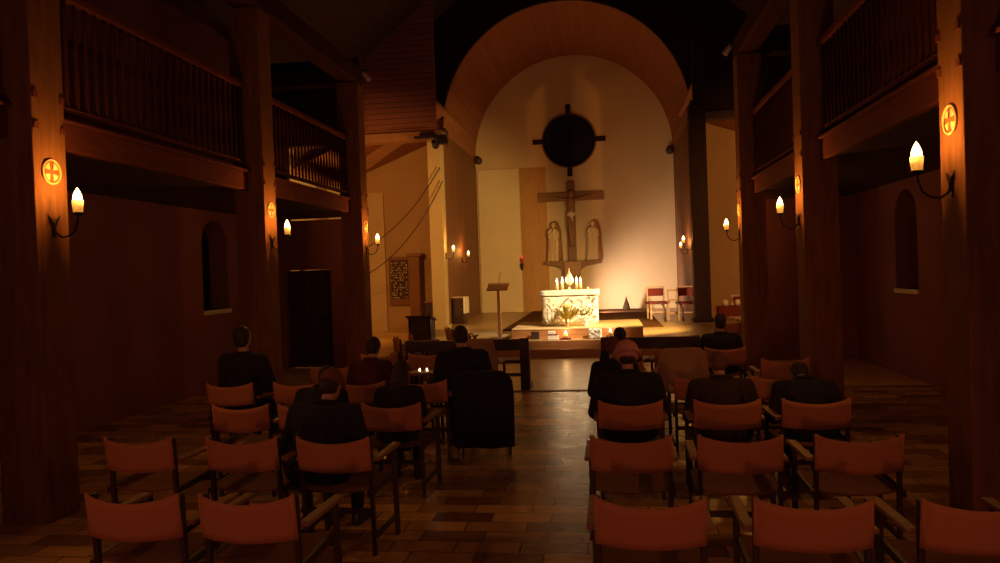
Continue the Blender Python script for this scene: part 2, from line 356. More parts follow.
# wall plates on the posts, gallery floors
for s, x in (('left', XL), ('right', XR)):
    sg = -1 if s == 'left' else 1
    xa, xb = sorted((x, x + sg * .34))
    b = NB(); box(b, xa, xb, -6, 13.5, 5.35, 5.68); struct('beam_plate_' + s, b, mat('plate_wood', (.08, .024, .014), .85, .3, 4, .2, 10, stretch=(5, .7, 5), spec=.05), bevel=.04)
    xa, xb = sorted((x + sg * .34, (WL if sg < 0 else WR)))
    b = NB(); box(b, xa, xb, 13.1, 13.45, 5.35, 5.6); struct('beam_tie_' + s, b, mat('plate_wood', (0, 0, 0)), bevel=.02)
    xa, xb = sorted((x + sg * .28, WL if sg < 0 else WR))
    b = NB(); box(b, xa, xb, -6, 14.4, 3.02, 3.16); struct('gallery_floor_' + s, b, DARKW)

# ================================================================== POSTS, SCONCES, BALUSTRADES
FASC = mat('fascia_wood', (.19, .052, .036), .85, .3, 4, .2, 12, stretch=(5, .7, 5), spec=.05)
BALM = mat('baluster_wood', (.09, .026, .018), .85, .3, 4, .2, 12, spec=.05)
NAMEY = {-2.5: 'second timber post behind the viewpoint', 1.45: 'first timber post behind the viewpoint'}
ORD = {5.4: 'nearest', 9.35: 'second', 13.3: 'third'}
def make_post(sg):
    root = thing('timber_post', '', 'post')
    b = NB(); box(b, 0, .40, -.18, .18, 0, 5.35); obj('shaft', b, POST, root, bevel=.012)
    for z in (3.30, 3.06):
        for ya, yb in ((-.17, -.12), (.12, .17)):
            b = NB(); box(b, -.012, .0, ya, yb, z, z + .05); obj('tenon_wedge', b, FASC, root)
    b = NB(); n = 28; r = .095
    pts = [(-.008, r * math.cos(2 * PI * k / n), 2.74 + r * math.sin(2 * PI * k / n)) for k in range(n + 1)]
    tube(b, pts, .008, 8)
    em = obj('emblem_ring', b, EMBL, root, smooth=True)
    for q in range(4):
        b = NB(); a0 = q * PI / 2 + .32; a1 = (q + 1) * PI / 2 - .32
        arc_ = [(.074 * math.cos(a0 + (a1 - a0) * i / 8), 2.74 + .074 * math.sin(a0 + (a1 - a0) * i / 8)) for i in range(9)]
        m_ = (a0 + a1) / 2; arc_.append((.022 * math.cos(m_), 2.74 + .022 * math.sin(m_)))
        extrude_poly(b, arc_, 'X', -.009, .001); obj('emblem_quadrant', b, EMBL, root)
    return root
def make_sconce():
    """local +X points away from the post face into the nave"""
    root = thing('candle_sconce', '', 'sconce')
    b = NB()
    tube(b, [(.006, 0, -.30), (.012, -.004, -.25), (.012, -.03, -.21), (.012, -.065, -.165)], [.012, .012, .010, .003], 8)
    tube(b, [(.006, 0, -.30), (.012, .004, -.25), (.012, .03, -.21), (.012, .065, -.165)], [.012, .012, .010, .003], 8)
    box(b, 0, .012, -.018, .018, -.34, -.22)
    obj('wall_plate', b, IRON, root, smooth=False)
    b = NB()
    tube(b, [(.01, 0, -.27), (.03, 0, -.31), (.08, 0, -.34), (.14, 0, -.33), (.19, 0, -.29), (.215, 0, -.22), (.22, 0, -.165)], .008, 8)
    obj('arm', b, IRON, root, smooth=True)
    b = NB(); lathe(b, [(.008, -.175), (.04, -.163), (.045, -.150), (.03, -.148), (.004, -.153)], 16, (.22, 0, 0)); obj('drip_tray', b, IRON, root, smooth=True)
    b = NB(); lathe(b, [(.034, -.150), (.043, -.055), (.039, -.055), (.034, -.11), (.003, -.11)], 18, (.22, 0, 0)); c = obj('candle', b, WAX, root, smooth=True)
    b = NB(); lathe(b, [(.002, -.105), (.024, -.09), (.034, -.05), (.032, -.02), (.019, .015), (.002, .045)], 14, (.22, 0, 0)); obj('flame', b, FLAME, c, smooth=True)
    l = lamp('candle_light', 'POINT', (.22, 0, .0), SCONCE_W, FLAME_COL, .03, root)
    l.location = (.235, 0, .01)
    lamp('candle_glow', 'POINT', (.22, 0, -.075), 1.6, (1, .55, .2), .012, root)
    return root
def make_balustrade():
    root = thing('gallery_balustrade', '', 'railing'); L = 3.59
    b = NB(); box(b, .20, .28, 0, L, 2.99, 3.22); obj('fascia_board', b, FASC, root, bevel=.01)
    b = NB(); box(b, .155, .30, 0, L, 3.22, 3.25); obj('ledge', b, FASC, root, bevel=.006)
    b = NB(); box(b, .20, .29, 0, L, 4.30, 4.38); obj('top_rail', b, FASC, root, bevel=.015)
    b = NB(); box(b, .22, .27, 0, L, 3.32, 3.37); obj('bottom_rail', b, FASC, root)
    for k in range(27):
        y = .1 + k * (L - .2) / 26
        if k == 0:
            b = NB(); lathe(b, [(.016, 3.37), (.016, 3.45), (.024, 3.52), (.026, 3.65), (.016, 3.80), (.014, 3.85), (.016, 3.9), (.026, 4.05), (.022, 4.18), (.016, 4.24), (.016, 4.30)], 8, (.245, 0, 0))
            p = obj('baluster', b, BALM, root, smooth=True); p.location = (0, y, 0)
        else:
            c = p.copy(); COL.objects.link(c); c.parent = root; c.location = (0, y, 0)
    return root
P0 = {}; P0['post'] = make_post(1); P0['sconce'] = make_sconce(); P0['rail'] = make_balustrade()
used = {k: False for k in P0}
def place(kind, loc, rz, label, group):
    o = P0[kind]
    if not used[kind]:
        used[kind] = True; o.location = loc; o.rotation_euler = (0, 0, rz); o['label'] = label; o['group'] = group; return o
    return dup(o, loc, rz, label, group)
for s, x, rz in (('left', XL, PI), ('right', XR, 0)):
    sside = s + ' side of the nave'
    for y in (-2.5, 1.45, 5.4, 9.35, 13.3):
        if y in ORD: ol = f'{ORD[y]} square timber post on the {sside}, candlelit emblem on its face'
        else: ol = f'{NAMEY[y]} on the {sside}'
        place('post', (x, y, 0), rz, ol, f'timber posts of the {s} arcade')
        if y in ORD: ol = f'iron wall sconce with lit candle on the {ORD[y]} {s} timber post'
        else: ol = f'iron candle sconce on the {NAMEY[y]}, {s} side'
        place('sconce', (x, y, 2.56), 0 if s == 'left' else PI, ol, f'candle sconces along the {s} side')
    for y, nmm in ((1.45, 'nearest cut-off stretch of'), (5.4, 'long middle stretch of'), (9.35, 'far stretch of')):
        # the mirrored copy on the left runs from its far end back
        loc = (x, y + .18, 0) if s == 'right' else (x, y + 3.95 - .18, 0)
        place('rail', loc, rz, f'{nmm} turned wooden balustrade and fascia on the {s} gallery', f'balustrades of the {s} gallery')
# columns at the crossing
def column(x0, x1, m, label):
    t = thing('square_column', label, 'column', (x0, Y_COL, 0), 0, 'columns before the arch')
    b = NB(); box(b, 0, x1 - x0, -.2, .2, .318, 6.0 if x0 > 0 else 5.5); obj('shaft', b, m, t, bevel=.012)
    b = NB(); box(b, -.05, x1 - x0 + .05, -.25, .25, .318, .42); obj('base', b, m, t, bevel=.01)
    return t
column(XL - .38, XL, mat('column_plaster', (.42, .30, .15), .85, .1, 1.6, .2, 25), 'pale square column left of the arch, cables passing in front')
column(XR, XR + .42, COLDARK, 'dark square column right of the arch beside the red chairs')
place('sconce', (XL, Y_COL, 2.56), 0, 'iron sconce with lit candle on the pale column left of the arch', 'candle sconces along the left side')
place('sconce', (XR, Y_COL, 2.56), PI, 'iron sconce with lit candle on the dark column right of the arch', 'candle sconces along the right side')
place('sconce', (CX - R_ARCH, 24.0, 2.5), 0, 'candle sconce on the left board wall inside the apse', 'candle sconces along the left side')
place('sconce', (CX + R_ARCH, 23.6, 2.5), PI, 'candle sconce on the right board wall inside the apse', 'candle sconces along the right side')
# round beam ends
for x, y, z, lab in ((CX - R_ARCH + .02, Y_ARCH - .25, 5.95, 'left end of the wide arch'), (CX + R_ARCH - .02, Y_ARCH - .25, 5.95, 'right end of the wide arch'),
                     (CX - R_ARCH + .12, Y_REAR - .25, 5.93, 'left corner of the apse rear wall'), (CX + R_ARCH - .12, Y_REAR - .25, 5.93, 'right corner of the apse rear wall')):
    b = NB(); tube(b, [(x, y - .1, z), (x, y - .07, z), (x, y + .22, z)], [.10, .14, .14], 16); tag(obj('beam_end', b, DARKW, None, True), 'round dark beam end at the ' + lab, 'beam end', 'round beam ends')
# spotlights (unlit) and fixture on the column
def spotlight(loc, label, aim, s=1., m=None):
    t = thing('spotlight', label, 'spotlight', loc)
    b = NB(); lathe(b, [(.01, -.12 * s), (.05 * s, -.11 * s), (.055 * s, .06 * s), (.075 * s, .10 * s), (.07 * s, .10 * s), (.05 * s, .07 * s), (.004, .06 * s)], 16)
    h = obj('housing', b, m or mat('lamp_white', (.5, .42, .38), .4), t, True)
    h.rotation_euler = Vector(aim).to_track_quat('Z', 'Y').to_euler()
    b = NB(); tube(b, [(0, 0, .15 * s), (0, 0, .05 * s)], .012 * s, 8); box(b, -.03 * s, .03 * s, -.03 * s, .03 * s, .15 * s, .17 * s); obj('mount', b, IRON, t)
    return t
for x, sg, nm in ((XL + .10, -1, 'left'), (XR - .10, 1, 'right')):
    t = spotlight((x, 13.38, 5.50), f'small unlit spotlight hung at the end of the {nm} roof plate', (-sg * .4, .6, -.5), .8)
    b = NB(); box(b, min(0, sg * .10), max(0, sg * .10), -.015, .015, .10, .13); obj('wall_bar', b, IRON, t)
t = spotlight((XL - .1, Y_COL - .45, 5.33), 'dark lamp fitting on top of the pale left column', (.3, -.6, -.4), 1.3, IRON)
b = NB(); box(b, -.55, .32, -.06, .06, .17, .23); obj('bracket_bar', b, IRON, t)
b = NB(); box(b, .08, .35, -.10, .10, -.02, .15); obj('ballast_box', b, IRON, t)
b = NB(); box(b, -.03, .03, 0, .26, .18, .22); obj('wall_bar', b, IRON, t)
t = spotlight((2.78, 13.70, 5.16), 'spotlight under the right tie beam aimed down at the altar', (-3.34, 3.3, -4.4), 1., IRON)
b = NB(); box(b, -.02, .02, -.30, .02, .17, .20); obj('wall_bar', b, IRON, t)
t = spotlight((3.02, 16.1, 2.32), 'black floodlight on a stand in the right crossing', (-5.7, 4.0, -.3), 1.2, IRON)
b = NB(); tube(b, [(0, 0, -2.0), (0, 0, -.02)], .02, 8); obj('pole', b, IRON, t)
for a in range(3):
    b = NB(); tube(b, [(0, 0, -1.8), (.4 * math.cos(a * 2.1), .4 * math.sin(a * 2.1), -2.0)], .012, 8); obj('leg', b, IRON, t)
t = spotlight((-.62, 18.52, .545 + .12), 'small black floodlight on the platform behind the altar', (2.7, 5.6, .3), .8, IRON)
b = NB(); box(b, -.06, .06, -.06, .06, -.12, -.09); bar(b, (0, 0, -.1), (0, 0, 0), .02, .02); obj('foot', b, IRON, t)
t = spotlight((-.50, 24.82, .345 + .12), 'small black floodlight added on the carpet to brighten the rear wall', (2.2, 2.3, .2), .8, IRON)  # unseen fixture made up for the added glow light
b = NB(); box(b, -.06, .06, -.06, .06, -.12, -.09); bar(b, (0, 0, -.1), (0, 0, 0), .02, .02); obj('foot', b, IRON, t)
t = spotlight((-.7, -5.62, 1.95), 'spotlight added at the back of the nave to light the chair backs', (0, 9.8, -1.7), 1., IRON)  # unseen fixture made up for the added rear fill
b = NB(); tube(b, [(0, 0, -1.95), (0, 0, -.02)], .025, 8); lathe(b, [(.25, -1.95), (.25, -1.92), (.03, -1.9)], 16); obj('stand', b, IRON, t)

# cables
for k, pts in enumerate(([(-8.7, 2.0), (-7.4, 2.25), (-6.4, 2.65), (-5.6, 3.2), (-4.95, 3.85), (-4.33, 4.72)], [(-8.7, 1.25), (-7.5, 1.45), (-6.35, 1.95), (-5.6, 2.5), (-4.9, 3.3), (-4.26, 4.35)])):
    vp = [Vector((x, 20.05, z)) for x, z in pts]; sm = []
    for i in range(len(vp) - 1):
        p0, p1, p2, p3 = vp[max(i - 1, 0)], vp[i], vp[i + 1], vp[min(i + 2, len(vp) - 1)]
        for j in range(6):
            u = j / 6; sm.append(.5 * ((2 * p1) + (p2 - p0) * u + (2 * p0 - 5 * p1 + 4 * p2 - p3) * u * u + (3 * p1 - p0 - 3 * p2 + p3) * u ** 3))
    b = NB(); tube(b, sm + [vp[-1]], .012, 6)
    tag(obj('cable', b, IRON, None, True), ('upper' if k == 0 else 'lower') + ' dark cable slanting up to the pale left column', 'cable', 'slanting cables')

# ================================================================== ALTAR GROUP
AX, AY = -.80, 17.5
alt = thing('altar', 'carved pale stone altar block lit by candles on the raised platform', 'altar', (AX, AY, .545))
W = 1.30; D = .72
def rough_block(x0, x1, y0, y1, z0, z1, amp, seg=.07, seed=1):
    b = NB(); bmesh.ops.create_cube(b, size=1, matrix=Matrix.Translation(((x0 + x1) / 2, (y0 + y1) / 2, (z0 + z1) / 2)) @ Matrix.Diagonal((x1 - x0, y1 - y0, z1 - z0, 1)))
    bmesh.ops.subdivide_edges(b, edges=b.edges[:], cuts=10, use_grid_fill=True)
    rnd = random.Random(seed)
    for v in b.verts:
        v.co += Vector((rnd.uniform(-1, 1), rnd.uniform(-1, 1), rnd.uniform(-.5, .5))) * amp
    return b
obj('mensa', rough_block(-W / 2 - .03, W / 2 + .03, -D / 2 - .03, D / 2 + .03, .69, .80, .006, seed=2), STONE, alt, True)
obj('block', rough_block(-W / 2 + .02, W / 2 - .01, -D / 2, D / 2, .05, .69, .010, seed=3), STONE, alt, True)
b = NB(); box(b, -W / 2 + .08, W / 2 - .06, -D / 2 - .10, D / 2, 0, .05); obj('plinth', b, SLAB, alt, bevel=.01)
b = NB(); yf = -D / 2 - .008
def rel(pts, r=.010):
    b = NB(); tube(b, [(x, yf, z) for x, z in pts], r, 6); obj('relief_line', b, RELIEF, alt)
leafb = NB()
# pointed arch with cross at the left, sweeping curves, leafy tangle at the right
rel([(-.60, .10), (-.60, .36), (-.56, .44), (-.50, .50), (-.44, .44), (-.40, .36), (-.40, .10)], .007)
rel([(-.50, .14), (-.50, .40)], .006); rel([(-.57, .30), (-.43, .30)], .006)
rel([(-.56, .60), (-.50, .64), (-.44, .60), (-.46, .54)], .006)
rel([(-.34, .14), (-.28, .24), (-.27, .34), (-.30, .42)], .014)
rel([(-.22, .36), (-.18, .46), (-.10, .56), (.0, .64)], .016)
rel([(-.22, .36), (-.26, .22), (-.20, .12)], .007)
rel([(.02, .60), (.10, .52), (.14, .40), (.10, .28)], .007)
rel([(.16, .56), (.24, .60), (.30, .52), (.26, .40)], .007)
rnd = random.Random(5)
for k in range(46):
    x = rnd.uniform(.40, .62) if k < 30 else rnd.uniform(.22, .5); z = rnd.uniform(.12, .66) if k < 30 else rnd.uniform(.08, .3)
    a = rnd.uniform(0, PI); l = rnd.uniform(.015, .035)
    tube(leafb, [(xx, yf, zz) for xx, zz in ((x - l * math.cos(a), z - l * math.sin(a)), (x, z + .01), (x + l * math.cos(a), z + l * math.sin(a)))], .008, 6)
obj('leaf_relief', leafb, RELIEF, alt, kind='stuff')
AZ = .545 + .80
def altar_candle(x, y, h, label):
    t = thing('altar_candle', label, 'candle', (x, y, AZ), 0, 'white candles on the altar')
    b = NB(); lathe(b, [(.045, 0), (.045, .01), (.015, .02), (.02, .035), (.032, .04)], 14); obj('holder', b, BRASS, t, True)
    b = NB(); lathe(b, [(.030, .038), (.030, h), (.02, h - .006), (.002, h - .008)], 14); obj('wax_body', b, WAX, t, True)
    b = NB(); lathe(b, [(.002, h), (.017, h + .02), (.019, h + .045), (.010, h + .08), (.001, h + .12)], 10); f = obj('flame', b, FLAMEB, t, True)
    lamp('candle_light', 'POINT', (0, -.0, h + .07), 9, (1, .70, .40), .03, t)
    return t
for x, y, h, lab in ((-.285, -.08, .17, 'outer lit white candle at the left end of the altar row'), (-.165, .02, .19, 'lit white candle just left of the gilded teardrop'),
                     (.165, .02, .19, 'lit white candle just right of the gilded teardrop'), (.26, -.08, .18, 'outer lit white candle at the right end of the altar row')):
    altar_candle(AX + x, AY + y, h, lab)
t = thing('teardrop_monstrance', 'pale golden teardrop ornament standing between the altar candles', 'ornament', (AX, AY + .05, AZ))
b = NB(); lathe(b, [(.07, 0), (.07, .012), (.02, .03), (.012, .10)], 18); obj('foot', b, BRASS, t, True)
b = NB(); lathe(b, [(.012, .10), (.05, .13), (.085, .18), (.095, .23), (.08, .29), (.05, .35), (.022, .40), (.008, .44), (.004, .52)], 22); obj('drop', b, mat('gilt_cream', (.95, .78, .45), .4, .1, 8), t, True)
b = NB(); lathe(b, [(.02, 0), (.025, .06), (.02, .06), (.003, .02)], 12, (AX + .42, AY - .05, AZ)); o = obj('votive_cup', b, WAX, None, True); tag(o, 'tiny votive cup at the right end of the altar top', 'cup')

# flowers
def bouquet(loc, label, m_leaf, nleaf, hgt, spread, nbl, vase=True, seed=1):
    rnd = random.Random(seed); t = thing('flower_arrangement', label, 'flowers', loc, 0, 'flowers before the altar')
    b = NB(); lathe(b, [(.05, 0), (.06, .01), (.045, .08), (.055, .17), (.050, .17), (.04, .10), (.004, .09)], 16); obj('vase', b, BRASS if vase else WHITE, t, True)
    b = NB()
    for k in range(nleaf):
        a = rnd.uniform(0, 2 * PI); tl = rnd.uniform(.1, 1) ** .7 * spread; h = hgt * rnd.uniform(.55, 1) * (1 - .25 * (tl / spread) ** 2)
        d = Vector((math.cos(a), math.sin(a) * .6, 0)); base = Vector((0, 0, .13)) + d * .02; tip = Vector((0, 0, h)) + d * tl
        mid = base.lerp(tip, .55) + Vector((0, 0, .05)); side = d.cross(Vector((0, 0, 1))) * rnd.uniform(.016, .030)
        rings = []
        for p, wd in ((base, .3), (mid, 1.), (tip, .12)):
            rings.append([p - side * wd, p + d * .003, p + side * wd, p - d * .003])
        ring_loft(b, rings)
    obj('foliage', b, m_leaf, t)
    pb = None
    for k in range(nbl):
        a = rnd.uniform(0, 2 * PI); rr = rnd.uniform(.2, 1) * spread
        loc2 = (rr * math.cos(a), rr * math.sin(a) * .5 - .05, hgt * rnd.uniform(.35, .95))
        if pb is None:
            b = NB(); ell(b, (0, 0, 0), .012, 8, 6)
            for q in range(6):
                aa = q * PI / 3; ell(b, (.022 * math.cos(aa), -.004, .022 * math.sin(aa)), (.014, .006, .014), 8, 5)
            pb = obj('blossom', b, PETAL, t, True); pb.location = loc2
        else:
            c = pb.copy(); COL.objects.link(c); c.parent = t; c.location = loc2; c.rotation_euler = (rnd.uniform(-.6, .6), rnd.uniform(-1, 1), rnd.uniform(-.8, .8))
    return t
bouquet((AX - .04, AY - .68, .545), 'spray of yellow-green foliage in a vase before the altar', LEAFY, 120, .60, .58, 12, True, 3)
bouquet((AX + .36, AY - .66, .545), 'mass of small white blossoms at the right foot of the altar', LEAF, 40, .50, .26, 46, False, 9)

# sanctuary bits on the tread in front of the platform
z1 = .32
b = NB(); box(b, -.09, .09, 0, .03, 0, .17); o = obj('small_dark_frame', b, DARKW, None, bevel=.006); o.location = (-1.53, 16.32, z1); tag(o, 'small dark square frame leaning on the platform riser', 'frame')
t = thing('paper_box', 'pinkish white box with a dark band left of the front candle', 'box', (-1.12, 16.22, z1))
b = NB(); box(b, -.13, .10, -.06, .06, 0, .10); obj('lower_box', b, WHITE, t, bevel=.006)
b = NB(); box(b, -.12, .03, -.05, .05, .115, .18); obj('upper_box', b, WHITE, t, bevel=.006)
b = NB(); box(b, -.125, .095, -.065, .055, .10, .115); obj('band', b, REDC, t)
def glass_candle(loc, label):
    t = thing('glass_candle', label, 'candle', loc, 0, 'candles in glasses on the step')
    b = NB(); lathe(b, [(.04, 0), (.05, .10), (.046, .10), (.036, .012), (.003, .012)], 18); obj('cup', b, WAX, t, True)
    b = NB(); lathe(b, [(.034, .013), (.040, .05), (.003, .052)], 16); obj('wax_body', b, WAX, t, True)
    b = NB(); lathe(b, [(.002, .055), (.018, .075), (.018, .10), (.008, .14), (.001, .16)], 10); obj('flame', b, FLAMEB, t, True)
    lamp('candle_light', 'POINT', (0, 0, .15), 4, (1, .55, .22), .03, t)
glass_candle((-.86, 16.2, z1 + .03), 'glowing glass candle beside the paper box on the step')
glass_candle((.10, 16.2, z1 + .06), 'glowing glass candle at the right of the platform step')
b = NB(); box(b, -.98, -.74, 16.12, 16.28, z1, z1 + .03); tag(obj('candle_board', b, REDC, None, bevel=.005), 'small red board under the glass candle beside the paper box', 'board')
b = NB(); box(b, -.0, .2, 16.12, 16.28, z1, z1 + .06); tag(obj('candle_block', b, MIDW, None, bevel=.005), 'wooden block under the right-hand glass candle', 'block')
b = rough_block(-.12, .14, -.07, .07, 0, .20, .018, seed=11); o = obj('white_bundle', b, WHITE, None, True); o.location = (-.24, 16.24, z1 + .01); tag(o, 'crumpled whitish cloth bundle on the step between the glass candles', 'bundle')
# carpet behind
b = NB(); box(b, -2.6, 1.42, 18.9, 27.25, .32, .345); tag(obj('carpet', b, RUG, None, bevel=.008), 'long brown carpet running from the altar platform to the rear wall', 'carpet')
b = NB(); lathe(b, [(.10, 0), (.13, .03), (.12, .10), (.085, .22), (.045, .33), (.012, .45), (.003, .52)], 10)
o = obj('cone_ornament', b, mat('dark_fir', (.05, .03, .012), .95, .4, 30, .8, 40, spec=.05), None); o.location = (.74, 26.4, .346); tag(o, 'small dark pointed cone ornament on the carpet by the rear wall', 'ornament')

# lectern
t = thing('lectern', 'slim wooden lectern with a slanted reading top left of the altar', 'lectern', (-2.37, 16.7, z1))
b = NB(); box(b, -.025, .045, -.03, .03, .03, 1.12); obj('pole', b, MIDW, t, bevel=.006)
b = NB(); quadbox(b, [(-.24, -.16, 1.08), (.24, -.16, 1.08), (.24, .16, 1.20), (-.24, .16, 1.20), (-.24, -.16, 1.105), (.24, -.16, 1.105), (.24, .16, 1.225), (-.24, .16, 1.225)])
obj('reading_top', b, MIDW, t, bevel=.005)
b = NB(); box(b, -.25, .25, .155, .175, 1.19, 1.25); obj('top_edge', b, PALEW, t)
b = NB(); box(b, -.2, .2, -.18, .18, 0, .03); obj('base', b, MIDW, t, bevel=.005)
# wires on the lectern microphone
b = NB(); tube(b, [(0, .17, 1.22), (.02, .17, 1.40), (.05, .12, 1.47)], .006, 6); ell(b, (.05, .11, 1.475), .014, 8, 6); obj('microphone', b, IRON, t, True)

# sanctuary lamp
t = thing('sanctuary_lamp', 'small red sanctuary lamp hanging on the brown shade strip of the rear wall', 'lamp', (-2.95, Y_REAR - .12, 2.15))
b = NB(); lathe(b, [(.02, -.30), (.05, -.2), (.06, -.08), (.02, -.03)], 12); tube(b, [(0, 0, -.05), (0, .12, -.02)], .012, 6); obj('bracket', b, IRON, t)
b = NB(); lathe(b, [(.03, -.02), (.05, .02), (.05, .12), (.035, .14), (.02, .14)], 14); obj('red_glass', b, mat('red_glass', (.5, .01, .01), .2), t, True)
b = NB(); lathe(b, [(.002, .14), (.022, .16), (.018, .20), (.001, .26)], 10); obj('flame', b, EMBER, t, True)

# ================================================================== CRUCIFIX GROUP
CXR = -1.10; YW = Y_REAR - .01
cr = thing('crucifix', 'large wooden crucifix with carved Christ figure on the rear wall', 'crucifix', (CXR, YW, 0))
b = NB(); box(b, -.15, .15, -.14, 0, 2.12, 5.0); obj('upright', b, CARVE, cr, bevel=.02)
b = NB(); box(b, -1.17, 1.17, -.13, -.005, 4.30, 4.62); obj('crossbar', b, CARVE, cr, bevel=.02)
b = NB(); y0 = -.24
ell(b, (.03, y0 - .04, 4.54), (.085, .10, .12)); capsule(b, (.01, y0 - .02, 4.42), (.03, y0 - .02, 4.5), .05, .05)
ell(b, (0, y0, 4.22), (.17, .10, .20)); ell(b, (0, y0, 4.02), (.13, .09, .18)); ell(b, (0, y0, 3.82), (.145, .09, .12)); capsule(b, (-.14, y0 + .03, 4.32), (.14, y0 + .03, 4.32), .06, .06)
for sg in (-1, 1):
    capsule(b, (sg * .16, y0 + .02, 4.33), (sg * .46, y0 + .05, 4.40), .055, .042); capsule(b, (sg * .46, y0 + .05, 4.40), (sg * .76, y0 + .07, 4.50), .042, .028)
    ell(b, (sg * .82, y0 + .07, 4.515), (.055, .018, .035))
    for f in range(5): capsule(b, (sg * .84, y0 + .06, 4.535 - f * .014), (sg * (.91 - .006 * abs(f - 2)), y0 + .05, 4.55 - f * .02), .009, .007, 6)
    capsule(b, (sg * .07, y0, 3.78), (sg * .06, y0 - .10, 3.30), .082, .058); capsule(b, (sg * .06, y0 - .10, 3.30), (sg * .03, y0 + .02, 2.80), .056, .034); capsule(b, (sg * .03, y0 + .0, 2.78), (sg * .03, y0 - .07, 2.66), .036, .03)
fig = blob('figure_body', b, LIMED, cr, .014, 3, label='carved brown wooden body with outstretched arms')
b = NB(); ell(b, (0, y0 - .01, 3.80), (.165, .12, .13)); capsule(b, (.02, y0 - .10, 3.74), (.05, y0 - .11, 3.56), .05, .02); blob('loincloth', b, LIME, fig, .014, 2, label='pale carved loincloth')
b = NB(); ell(b, (.03, y0 - .015, 4.60), (.095, .105, .09)); capsule(b, (-.05, y0, 4.5), (-.06, y0, 4.40), .03, .02); capsule(b, (.10, y0, 4.5), (.11, y0, 4.40), .03, .02); blob('hair', b, CARVE, fig, .012, 1)
b = NB(); box(b, -.12, .12, -.3, -.1, 2.60, 2.64); obj('foot_rest', b, CARVE, cr, bevel=.01)
# console
t = thing('console_shelf', 'wooden bracket shelf tapering down under the crucifix and the two statues', 'shelf', (CXR, YW, 0))
pts = [(-.97, 2.12), (-.99, 2.02), (-.80, 1.98), (-.50, 1.93), (-.33, 1.82), (-.24, 1.62), (-.21, 1.5), (.21, 1.5), (.24, 1.62), (.33, 1.82), (.50, 1.93), (.85, 1.98), (1.06, 2.02), (1.02, 2.12)]
b = NB(); extrude_poly(b, pts, 'Y', -.30, 0); obj('bracket_board', b, CARVE, t, bevel=.015)
b = NB(); box(b, -.30, .30, -.36, -.30, 1.60, 2.10); obj('front_board', b, mat('console_front', (.42, .22, .09), .6, .2, 6), t, bevel=.01)
# statues
def statue(x, flip, label):
    t = thing('carved_statue', label, 'statue', (CXR + x, YW - .20, 2.12), 0, 'standing statues beside the crucifix')
    f = flip
    b = NB(); rings = []
    for z, rx, ry, ox in ((0, .20, .13, 0), (.10, .19, .13, .0), (.35, .17, .125, .01), (.62, .165, .12, .02), (.85, .16, .115, .015), (1.02, .175, .115, 0), (1.14, .16, .10, 0), (1.20, .09, .08, 0)):
        rings.append([(f * (ox - .03 + rx * 1.15 * math.cos(a)), ry * math.sin(a) * (1 + .16 * math.cos(7 * a + z * 3)), z) for a in [2 * PI * k / 42 for k in range(42)]])
    ring_loft(b, rings); obj('robe', b, LIME, t, True, label='pale carved folded robe')
    b = NB()
    ell(b, (f * .0, -.03, 1.32), (.075, .085, .105)); capsule(b, (0, 0, 1.16), (0, -.02, 1.26), .045, .045, 10)
    ell(b, (f * .03, -.115, 1.31), (.014, .02, .025), 8, 6)
    for sg in (-1, 1):
        capsule(b, (sg * .15, -.02, 1.08), (sg * .16, -.10, .90), .05, .045, 10); capsule(b, (sg * .16, -.10, .90), (sg * .03 + f * .02, -.17, 1.06), .042, .03, 10)
        ell(b, (sg * .02 + f * .02, -.18, 1.11), (.018, .022, .05), 8, 6)
        for q in range(4): capsule(b, (sg * .016 + f * .02, -.195 + q * .012, 1.13), (sg * .008 + f * .02, -.195 + q * .012, 1.185 - .004 * abs(q - 1)), .0065, .005, 6)
    blob('figure_body', b, LIME, t, .012, 2)
    # mantle falling at the outer side, with folds and hood
    b = NB(); rings = []
    for z, r, ox in ((0.02, .17, .07), (.3, .15, .08), (.7, .13, .08), (1.0, .15, .05), (1.17, .15, .03), (1.30, .12, .02), (1.42, .085, .015), (1.46, .03, .01)):
        rings.append([(f * (ox + .07 + r * 1.1 * math.cos(a)), .05 + r * .75 * math.sin(a) * (1 + .12 * math.cos(6 * a)), z) for a in [2 * PI * k / 30 for k in range(30)]])
    ring_loft(b, rings); obj('mantle', b, LIMED, t, True, label='darker brown carved mantle')
    b = NB(); 
    for q in range(4): tube(b, [(f * (-.08 + q * .05), -.12, 1.0 - q * .04), (f * (-.06 + q * .05), -.145, .6), (f * (-.09 + q * .06), -.135, .06)], [.008, .014, .018], 6)
    obj('robe_fold', b, LIMED if flip < 0 else LIME, t, True)
    b = NB(); lathe(b, [(.22, -.005), (.22, .02)], 6); obj('statue_base', b, LIMED, t)
    return t
statue(-.66, 1, 'hooded carved statue with folded hands left of the crucifix')
statue(.76, 1, 'carved statue with bowed head and brown mantle right of the crucifix')

# ================================================================== RED CHAIRS, TABLE, TRANSEPT FURNITURE
def red_chair(loc, rz, label):
    t = thing('red_padded_chair', label, 'chair', loc, rz, 'red padded chairs on the right')
    for sx in (-1, 1):
        for sy in (-1, 1):
            b = NB(); bar(b, (sx * .23, sy * .22, 0), (sx * .23, sy * .22, .92 if sy > 0 else .44), .045, .045); obj('leg', b, PALEW, t, bevel=.004)
    b = NB(); box(b, -.29, .29, -.27, .27, .44, .51); obj('seat', b, REDC, t, bevel=.02)
    b = NB(); box(b, -.225, .225, .19, .235, .66, .88); obj('backrest', b, REDC, t, bevel=.02)
    b = NB(); box(b, -.22, .22, .2, .24, .90, .93); obj('rail', b, PALEW, t)
    b = NB(); box(b, -.22, .22, -.235, -.205, .2, .24); obj('rail', b, PALEW, t)
    return t
red_chair((1.47, 21.6, .319), .15, 'red padded wooden chair in front of the rear wall, left of the pale box')
